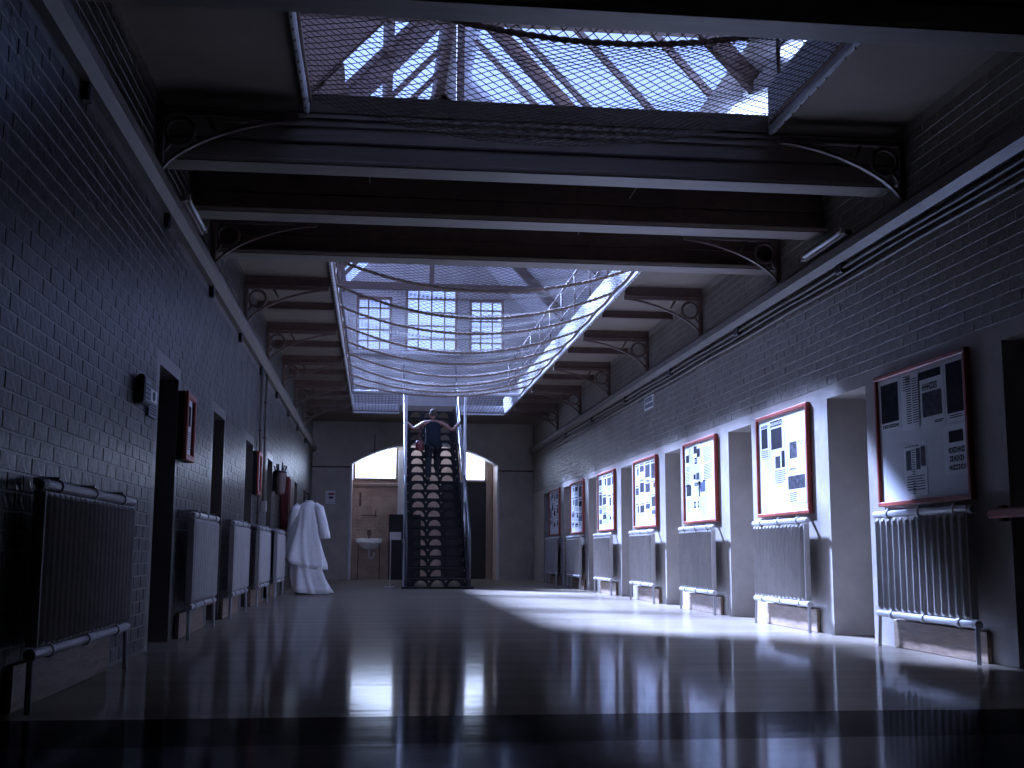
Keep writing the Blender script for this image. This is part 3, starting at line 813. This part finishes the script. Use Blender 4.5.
# pipes down the left wall
def vpipe(y, ztop, zbot, label, box=False):
    r = thing('wall_pipe', label, 'pipe', (XL+.03, y, zbot), 'pipes on the left wall')
    MB().tube([(0,0,ztop-zbot),(0,0,0)], .017, 8).build('pipe', 'ledge', r, smooth=True)
    for z in (.3, .9, 1.4):
        if z < ztop-zbot: MB().bbox(-.03, .022, -.03, .03, z-.012, z+.012, .004).build('pipe_clip', 'iron', r)
    if box: MB().bbox(-.03, .05, -.06, .06, -.12, .02, .008).build('switch_box', 'rad', r)
vpipe(15.95, 3.15, .9, 'nearer of two thin pipes down the left wall')
vpipe(16.62, 3.15, 1.36, 'farther of two thin pipes down the left wall, ending in a switch box', True)
# red hose cabinet and dark holder
r = thing('hose_cabinet', 'tall narrow dark red cabinet on the left wall near the white garment', 'cabinet', (XL+.012, 19.9, .55))
MB().bbox(0, .14, 0, .45, 0, 1.38, .012).build('cabinet_body', 'red_dark', r)
MB().bbox(.14, .155, .03, .42, .04, 1.34, .006).build('cabinet_door', 'red_dark', r)
MB().bbox(.155, .175, .06, .09, .6, .78, .006).build('handle', 'iron', r)
r = thing('wall_holder', 'dark wall holder with short sticks in front of the red cabinet', 'holder', (XL+.01, 18.2, 1.56))
r.scale = (1.15, 1.5, 1.0)
MB().loft([[(.09+.075*s*math.cos(a*PI/8), .12+.11*s*math.sin(a*PI/8), z) for a in range(16)] for z, s in ((0,.7),(.05,.9),(.25,1.05),(.36,1.1))]).build('basket', 'iron', r, smooth=True)
MB().tube([(.09+.085*math.cos(a*PI/8), .12+.125*math.sin(a*PI/8), .34) for a in range(16)], .012, 6, closed=True).build('rim', 'dark', r, smooth=True)
for k in range(6):
    a = k*1.05; x, y = .09+.05*math.cos(a), .12+.07*math.sin(a)
    MB().tube([(x,y,.3),(x+.03*math.cos(a),y+.06*math.sin(a),.44+.02*(k % 3))], .011, 6).build('stick', 'dark', r, smooth=True)
MB().bbox(0, .03, .05, .19, .05, .33, .006).build('back_plate', 'dark', r)

# fluorescent battens lying on the ledges
for x, y, sg, lab in ((XL+.07, 8.86, 1, 'unlit fluorescent batten on the left ledge'), (XR-.07, 9.12, -1, 'unlit fluorescent batten on the right ledge')):
    r = thing('fluorescent_batten', lab, 'lamp', (x, y, 3.33))
    MB().bbox(-.03, .03, 0, .95, 0, .045, .006).build('batten_body', 'iron', r)
    MB().tube([(sg*.045, .03, .035), (sg*.045, .92, .035)], .017, 8).build('tube', 'lamp_tube', r, smooth=True)
    for yy in (.0, .91): MB().bbox(sg*.045-.02, sg*.045+.02, yy, yy+.04, .01, .06, .004).build('lamp_holder', 'rad', r)
# conduits under the right ledge
for k, (z, rr_) in enumerate(((3.105,.016),(3.05,.013),(2.985,.016))):
    pts = [(XR-.03, 5.2+24.2*j/60, z+.006*math.sin(j*.9+k)) for j in range(61)]
    tag(MB().tube(pts, rr_, 8).build('wall_conduit', 'ledge', smooth=True), '%s of the long pipes running under the right ledge' % ['topmost','middle','lowest'][k], 'pipe', 'pipes under the right ledge')
# small sign on the right wall
r = thing('wall_sign', 'small white sign with two dark lines high on the right wall', 'sign', (XR, 16.36, 2.77))
MB().bbox(-.016, -.002, 0, .56, 0, .19, .004).build('sign_plate', 'paper', r)
m = MB().box(-.018, -.016, .47, .53, .10, .17)
y = .44
for wv in (.07,.05,.08,.06,.07): m.box(-.018, -.016, y-wv, y, .105, .165); y -= wv+.012
y = .52
for wv in (.08,.06,.09,.07,.08,.06): m.box(-.018, -.016, y-wv, y, .025, .08); y -= wv+.012
m.build('lettering', 'plaque', r)
# notice on the end wall
r = thing('paper_notice', 'small white notice with a red heading on the end wall', 'notice', (-1.24, YE, 1.86))
MB().box(0, .24, -.008, -.001, 0, .32).build('sheet', 'paper', r)
MB().box(.07, .22, -.010, -.008, .22, .27).build('heading', 'red', r)
MB().box(.08, .19, -.010, -.008, .13, .18).box(.06, .20, -.010, -.008, .04, .045).build('print', 'ink_grey', r)
# red rail across the nearest right doorway
r = thing('door_rail', 'dark red rail across the doorway at the right picture edge', 'rail', (XR, 6.0, .95))
MB().bbox(-.10, -.04, 0, 1.06, -.03, .03, .012).build('bar', 'red', r)
for y in (.02, .98): MB().bbox(-.05, 0.0, y, y+.05, -.05, .05, .006).build('holder', 'iron', r)

# ------------------------------------------------------------------ staircase
SX0, SX1 = .63, 1.75; SY0 = 22.5; NS = 20; RH = ZC/NS; GO = (FY1-SY0)/NS
st = thing('iron_staircase', 'steep black iron staircase with half-moon pierced risers and white posts', 'staircase', (0,0,0))
def riser_mesh():
    """plate in XZ with three half-moon holes, origin bottom left, width SX1-SX0, height RH"""
    bm = bmesh.new(); w = SX1-SX0; h = RH-.012
    holes = []
    R = min(.125, h*.66)
    for c in (w*.215, w*.5, w*.785):
        holes.append([(c+R*math.cos(PI*k/14), .035+R*math.sin(PI*k/14)) for k in range(15)])
    for c in (w*.357, w*.643):
        holes.append([(c-.022,h-.03),(c,h-.072),(c+.022,h-.03)])
    for c in (.03, w-.03): holes.append([(c-.012,h-.03),(c,h-.06),(c+.012,h-.03)])
    edges = []
    def loop(p):
        vs = [bm.verts.new((x, 0, z)) for x, z in p]
        for k in range(len(vs)): edges.append(bm.edges.new((vs[k], vs[(k+1) % len(vs)])))
    loop([(0,0),(w,0),(w,h),(0,h)])
    for q in holes: loop(q)
    bmesh.ops.triangle_fill(bm, use_beauty=True, use_dissolve=False, edges=edges)
    ext = bmesh.ops.extrude_face_region(bm, geom=list(bm.faces))
    bmesh.ops.translate(bm, vec=(0,.012,0), verts=[g for g in ext['geom'] if isinstance(g, bmesh.types.BMVert)])
    bmesh.ops.recalc_face_normals(bm, faces=bm.faces)
    me = bpy.data.meshes.new('riser'); bm.to_mesh(me); bm.free(); me.materials.append(MATS['stair']); return me
rm = riser_mesh()
tm = MB().bbox(0, SX1-SX0, -.02, GO, -.022, 0, .006).mesh('tread','stair')
for n in range(NS):
    o = bpy.data.objects.new('riser', rm); COL.objects.link(o); o.parent = st; o.location = (SX0, SY0+n*GO, n*RH)
    if n < NS-1:
        o = bpy.data.objects.new('tread', tm); COL.objects.link(o); o.parent = st; o.location = (SX0, SY0+n*GO, (n+1)*RH)
for x, sg in ((SX0-.03, -1), (SX1, 1)):
    poly = [(SY0-.06,0),(SY0+.22,0),(FY1,NS*RH-.20),(FY1,NS*RH+.08),(SY0-.06,.16)]
    MB().prism(poly, 0, x, x+.03).build('stringer', 'stair', st)
for x in (SX0-.045, SX1+.045):
    MB().bbox(x-.025, x+.025, 23.86, 23.92, 0, ZC+.0, .008).build('white_post', 'white', st)
    top = [(x, SY0-.02, 1.0), (x, FY1, NS*RH+.95)]
    MB().tube([(x, SY0-.05, .0), (x, SY0-.05, .95), (x, SY0, 1.06), (x, FY1, NS*RH+1.10), (x, FY1+.6, NS*RH+1.10)], .024, 8).build('handrail', 'stair_rail', st, smooth=True)
    MB().tube([(x, SY0, .55), (x, FY1, NS*RH+.53)], .012, 6).build('middle_rail', 'stair_rail', st, smooth=True)
    bm0 = None
    for n in range(0, NS, 2):
        if bm0 is None: bm0 = MB().tube([(0,0,0),(0,0,1.0)], .011, 6).build('baluster', 'stair_rail', st, smooth=True); bm0.location = (x, SY0+n*GO+.1, n*RH+.15)
        else: link_copy(bm0, st, (x, SY0+n*GO+.1, n*RH+.15))
MB().bbox(SX0-.12, SX0+.16, SY0-.16, SY0-.08, 0, .05, .01).bbox(SX1-.10, SX1+.12, SY0-.16, SY0-.08, 0, .05, .01).build('foot_plate', 'stair', st)
# small plate hung on the staircase side
tag(MB().bbox(.28, .50, 23.0, 23.02, .92, 1.07, .004).tube([(.30,23.01,0),(.30,23.01,.93)], .012, 6).bbox(.2,.4,22.95,23.07,0,.03,.006).build('stand_sign', 'rad'), 'small pale plate on a stand at the left foot of the staircase', 'sign')

# ------------------------------------------------------------------ sink, cupboard, shelf fittings in the alcove
r = thing('wash_basin', 'white wash basin with a trap pipe on the alcove wall', 'sink', (-.15, YA-.02, .0))
def ring(cx, cy, a, b, z, n=20, flat=True): return [(cx+a*math.cos(2*PI*k/n), min(0, cy+b*math.sin(2*PI*k/n)), z) for k in range(n)]
MB().loft([ring(0,-.20,.10,.10,.74), ring(0,-.21,.22,.17,.78), ring(0,-.22,.31,.21,.90), ring(0,-.22,.33,.22,.94), ring(0,-.22,.29,.18,.94), ring(0,-.22,.18,.11,.84)]).build('basin', 'ceramic', r, smooth=True)
MB().bbox(-.33,.33,-.05,0,.92,1.02,.012).build('splash_back', 'ceramic', r)
MB().tube([(0,-.2,.75),(0,-.2,.58),(.02,-.2,.53),(.07,-.2,.51),(.12,-.2,.55),(.13,-.2,.62),(.13,-.1,.66),(.13,0,.66)], .028, 10).build('trap', 'ceramic', r, smooth=True)
for sx in (-.27,.27): MB().tube([(sx,-.35,.9),(sx,-.35,0)], .014, 8).build('leg', 'iron', r, smooth=True)
MB().tube([(0,-.02,1.02),(0,-.02,1.16),(0,-.1,1.18),(0,-.12,1.12)], .018, 8).bbox(-.05,.05,-.05,0,1.10,1.24,.01).build('tap', 'iron', r)
tag(MB().tube([(-.36,YA-.03,1.62),(.02,YA-.03,1.62),(.06,YA-.10,1.60)], .013, 6).tube([(.0,YA-.05,1.58),(.0,YA-.05,1.74)], .018, 6).build('water_pipe', 'iron', smooth=True), 'short water pipe with a tap above the wash basin', 'pipe')
tag(MB().bbox(-.42,-.37,YA-.05,YA-.012,1.85,2.2,.008).tube([(-.395,YA-.06,1.88),(-.395,YA-.1,1.9),(-.395,YA-.1,2.05)],.01,6).build('wall_hook', 'iron'), 'dark iron hook plate on the alcove bricks', 'hook')
r = thing('cupboard', 'tall black cupboard standing left of the staircase', 'cupboard', (.34, 29.75, 0))
MB().bbox(0, .80, 0, .42, 0, 1.62, .015).build('cupboard_body', 'dark', r)
MB().bbox(.03, .39, -.02, 0, .06, 1.56, .008).build('cupboard_door', 'dark', r)
MB().bbox(.41, .77, -.02, 0, .06, 1.56, .008).build('cupboard_door', 'dark', r)
MB().bbox(.34, .37, -.04, -.02, .9, 1.0, .004).build('handle', 'metal', r)

# ------------------------------------------------------------------ white garment on a stand
gx, gy = -1.12, 19.6
g = thing('hanging_garment', 'white long-sleeved smock over a white skirt hanging near the left wall', 'garment', (gx, gy, 0))
def cloth_ring(cx, hw, hd, z, fold, ph, n=64, tilt=0):
    out = []
    for k in range(n):
        a = 2*PI*k/n
        f = 1+fold*(.8*math.sin(3*a+1.7*ph)+.7*math.sin(5*a-1.1*ph+1)+.55*math.sin(8*a+.6*ph)+.35*math.sin(13*a+2.3*ph))
        x = cx+hw*f*math.cos(a); y = hd*f*math.sin(a)
        out.append((x, y, z+tilt*math.cos(a)+.10*fold*math.sin(2*a+ph)))
    return out
sm = [ (1.50,.035,.05,.05,.0,0), (1.485,.03,.10,.07,.0,0), (1.44,.02,.15,.09,.01,0), (1.36,.01,.17,.105,.03,0), (1.20,0,.19,.12,.05,0), (1.0,-.015,.22,.135,.07,0), (.80,-.02,.27,.15,.08,0), (.64,-.02,.30,.165,.09,-.02), (.53,-.01,.315,.175,.10,-.05), (.46,.0,.30,.17,.11,-.07) ]
MB().loft([cloth_ring(c, hw, hd, z, f*1.5, 2.2*z, tilt=t) for z, c, hw, hd, f, t in sm]).build('smock', 'cloth', g, smooth=True)
sk = [(.60,.02,.22,.12,.05,0),(.45,.03,.235,.14,.07,0),(.28,.06,.26,.15,.09,-.01),(.12,.09,.29,.16,.10,-.015),(.03,.11,.31,.17,.10,-.015)]
MB().loft([cloth_ring(c, hw, hd, z, f*1.5, 1.0+3*z, tilt=t) for z, c, hw, hd, f, t in sk]).build('skirt', 'cloth', g, smooth=True)
def sleeve(pts, rad):
    m = MB(); pp = [Vector(p) for p in pts]; rings = []
    for k, p in enumerate(pp):
        n = 20; t = (pp[min(k+1,len(pp)-1)]-pp[max(k-1,0)]).normalized(); u = t.cross(Vector((0,1,0))).normalized(); w = Vector((0,1,0))
        rings.append([p+u*rad[k]*(1+.10*math.sin(3*a+k*1.7))*math.cos(2*PI*a/n)+w*rad[k]*.8*(1+.08*math.sin(4*a+k))*math.sin(2*PI*a/n) for a in range(n)])
    return m.loft(rings)
sleeve([(.12,-.02,1.46),(.19,-.04,1.38),(.235,-.06,1.25),(.27,-.08,1.12),(.30,-.09,1.0),(.31,-.10,.90)], [.05,.085,.085,.08,.08,.085]).build('sleeve', 'cloth', g, smooth=True)
sleeve([(-.12,-.02,1.45),(-.19,-.03,1.36),(-.22,.02,1.22),(-.24,.05,1.08),(-.25,.06,.96),(-.25,.06,.88)], [.05,.08,.075,.07,.07,.07]).build('sleeve', 'cloth', g, smooth=True)
MB().tube([(.035+.055*math.cos(a*PI/12), .055*math.sin(a*PI/12), 1.505) for a in range(24)], .016, 8, closed=True).build('collar', 'cloth', g, smooth=True)
cs = thing('garment_stand', 'thin dark stand that carries the white garment', 'stand', (gx, gy, 0))
MB().tube([(.03,0,.02),(.03,0,1.58),(.02,0,1.63),(-.02,0,1.64)], .012, 8).build('pole', 'dark', cs, smooth=True)
MB().tube([(-.17,0,1.42),(.03,0,1.50),(.20,0,1.42)], .01, 8).build('hanger', 'dark', cs, smooth=True)
for k in range(3):
    a = k*2.1+.5; MB().tube([(.03,0,.06),(.03+.22*math.cos(a),.14*math.sin(a),.012)], .011, 6).build('foot', 'dark', cs, smooth=True)

# ------------------------------------------------------------------ person climbing the stairs
def skin(name, joints, edges, mname, parent, root=0, sub=2):
    me = bpy.data.meshes.new(name); me.from_pydata([j[0] for j in joints], edges, [])
    o = bpy.data.objects.new(name, me); COL.objects.link(o); o.parent = parent
    sm_ = o.modifiers.new('skin', 'SKIN'); sm_.use_smooth_shade = True
    for i, j in enumerate(joints):
        rr = j[1] if isinstance(j[1], tuple) else (j[1], j[1])
        me.skin_vertices[0].data[i].radius = rr; me.skin_vertices[0].data[i].use_root = (i == root)
    s = o.modifiers.new('sub', 'SUBSURF'); s.levels = sub; s.render_levels = sub
    me.materials.append(MATS[mname]); return o
nstep = 11
py, pz = SY0+(nstep-1)*GO+.12, nstep*RH
per = thing('person', 'person in a dark sleeveless top climbing the stairs, hands on both rails', 'person', (1.19, py, pz))
per.scale = (.94, .94, .93)
# body: pelvis root, spine, neck, head, arms (y+ = forward up the stairs)
J = [((0,.02,.93),(.11,.07)), ((0,.05,1.08),(.09,.06)), ((0,.09,1.24),(.10,.06)), ((0,.11,1.36),(.09,.06)), ((0,.125,1.44),(.052,.052)),
     ((-.19,.11,1.38),.058), ((-.44,.10,1.22),.046), ((-.57,.26,1.36),.036), ((-.61,.33,1.42),.03),
     ((.19,.11,1.38),.058), ((.44,.10,1.20),.046), ((.57,.26,1.34),.036), ((.61,.33,1.42),.03),
     ((-.09,.02,.86),.095), ((-.10,.06,.50),.068), ((-.10,-.01,.12),.046), ((-.10,.02,.05),.042), ((-.10,.13,.035),.034),
     ((.09,.03,.86),.095), ((.10,.22,.60),.068), ((.10,.24,.32),.048), ((.10,.26,.245),.042), ((.10,.36,.235),.034)]
Ed = [(0,1),(1,2),(2,3),(3,4),(3,5),(5,6),(6,7),(7,8),(3,9),(9,10),(10,11),(11,12),(0,13),(13,14),(14,15),(15,16),(16,17),(0,18),(18,19),(19,20),(20,21),(21,22)]
skin('body', J, Ed, 'skin', per)
V_ = [((0,.02,.76),(.21,.15)), ((0,.03,.90),(.21,.15)), ((0,.05,1.06),(.18,.13)), ((0,.09,1.22),(.20,.14)), ((0,.11,1.34),(.19,.125)), ((0,.118,1.42),(.12,.08))]
skin('vest', V_, [(0,1),(1,2),(2,3),(3,4),(4,5)], 'vest', per)
T_ = [((0,.02,.92),(.19,.13)), ((-.09,.02,.82),.118), ((-.10,.06,.50),.082), ((-.10,-.01,.08),.070), ((.09,.04,.82),.118), ((.10,.22,.60),.084), ((.10,.24,.28),.070)]
skin('trousers', T_, [(0,1),(1,2),(2,3),(0,4),(4,5),(5,6)], 'trousers', per)
for sx, y, z in ((-.10, .0, .0), (.10, .22, .196)):
    MB().loft([[(sx+a*math.cos(2*PI*k/14), y+.04+b*math.sin(2*PI*k/14), z+h) for k in range(14)] for h, a, b in ((0.002,.045,.13),(.03,.05,.135),(.07,.042,.10),(.10,.04,.055))]).build('shoe', 'dark', per, smooth=True)
def ellip(cx, cy, cz, a, b, c, n=18, m=12, fz=None):
    rings = []
    for i in range(1, m):
        t = PI*i/m; rings.append([(cx+a*math.sin(t)*math.cos(2*PI*k/n), cy+b*math.sin(t)*math.sin(2*PI*k/n), cz+c*math.cos(t)) for k in range(n)])
    return rings
hd = MB().loft(ellip(0,.15,1.575,.074,.092,.112)).build('head', 'skin', per, smooth=True)
MB().loft(ellip(0,.135,1.60,.081,.094,.105)).build('hair', 'hair', hd, smooth=True)
MB().loft(ellip(0,.245,1.565,.013,.02,.02, 10, 8)).build('nose', 'skin', hd, smooth=True)
for sx in (-1,1):
    MB().loft(ellip(sx*.079,.155,1.57,.012,.022,.032, 10, 8)).build('ear', 'skin', hd, smooth=True)
    MB().loft(ellip(sx*.028,.236,1.585,.011,.008,.008, 10, 8)).build('eye', 'ceramic', hd, smooth=True)
MB().bbox(-.025,.025,.226,.238,1.525,1.533,.003).build('mouth', 'red', hd)
# hands closed over the rails
for sx, h in ((-1,(-.64,.36,1.435)), (1,(.64,.36,1.435))):
    hx, hy, hz = h
    m = MB().loft(ellip(hx-sx*.012, hy, hz, .030, .045, .020, 12, 8))
    for k in range(4):
        y = hy-.028+.02*k; L = (.075,.085,.08,.065)[k]
        m.tube([(hx-sx*.01,y,hz+.012),(hx+sx*.022,y+.004,hz+.016),(hx+sx*.040,y+.006,hz-.004),(hx+sx*.030,y+.006,hz-.012-L*.35)], [.010,.010,.009,.007], 6)
    m.tube([(hx-sx*.03,hy-.03,hz),(hx-sx*.036,hy-.005,hz-.022),(hx-sx*.022,hy+.022,hz-.034)], [.012,.011,.008], 6)
    m.build('hand', 'skin', per, smooth=True)
# red bag at the person's left hip
r = thing('shoulder_bag', 'small dark red bag hanging at the left hip of the person', 'bag', (.90, py-.06, pz+.66))
MB().loft([[(a*math.cos(2*PI*k/16), b*math.sin(2*PI*k/16), z) for k in range(16)] for z, a, b in ((0,.05,.035),(.02,.085,.055),(.12,.09,.055),(.20,.075,.045),(.215,.05,.03))]).build('bag_body', 'red_dark', r, smooth=True)
MB().tube([(-.06,0,.19),(-.02,.02,.33),(.06,.06,.5),(.09,.10,.60)], .008, 6).build('strap', 'red_dark', r, smooth=True)
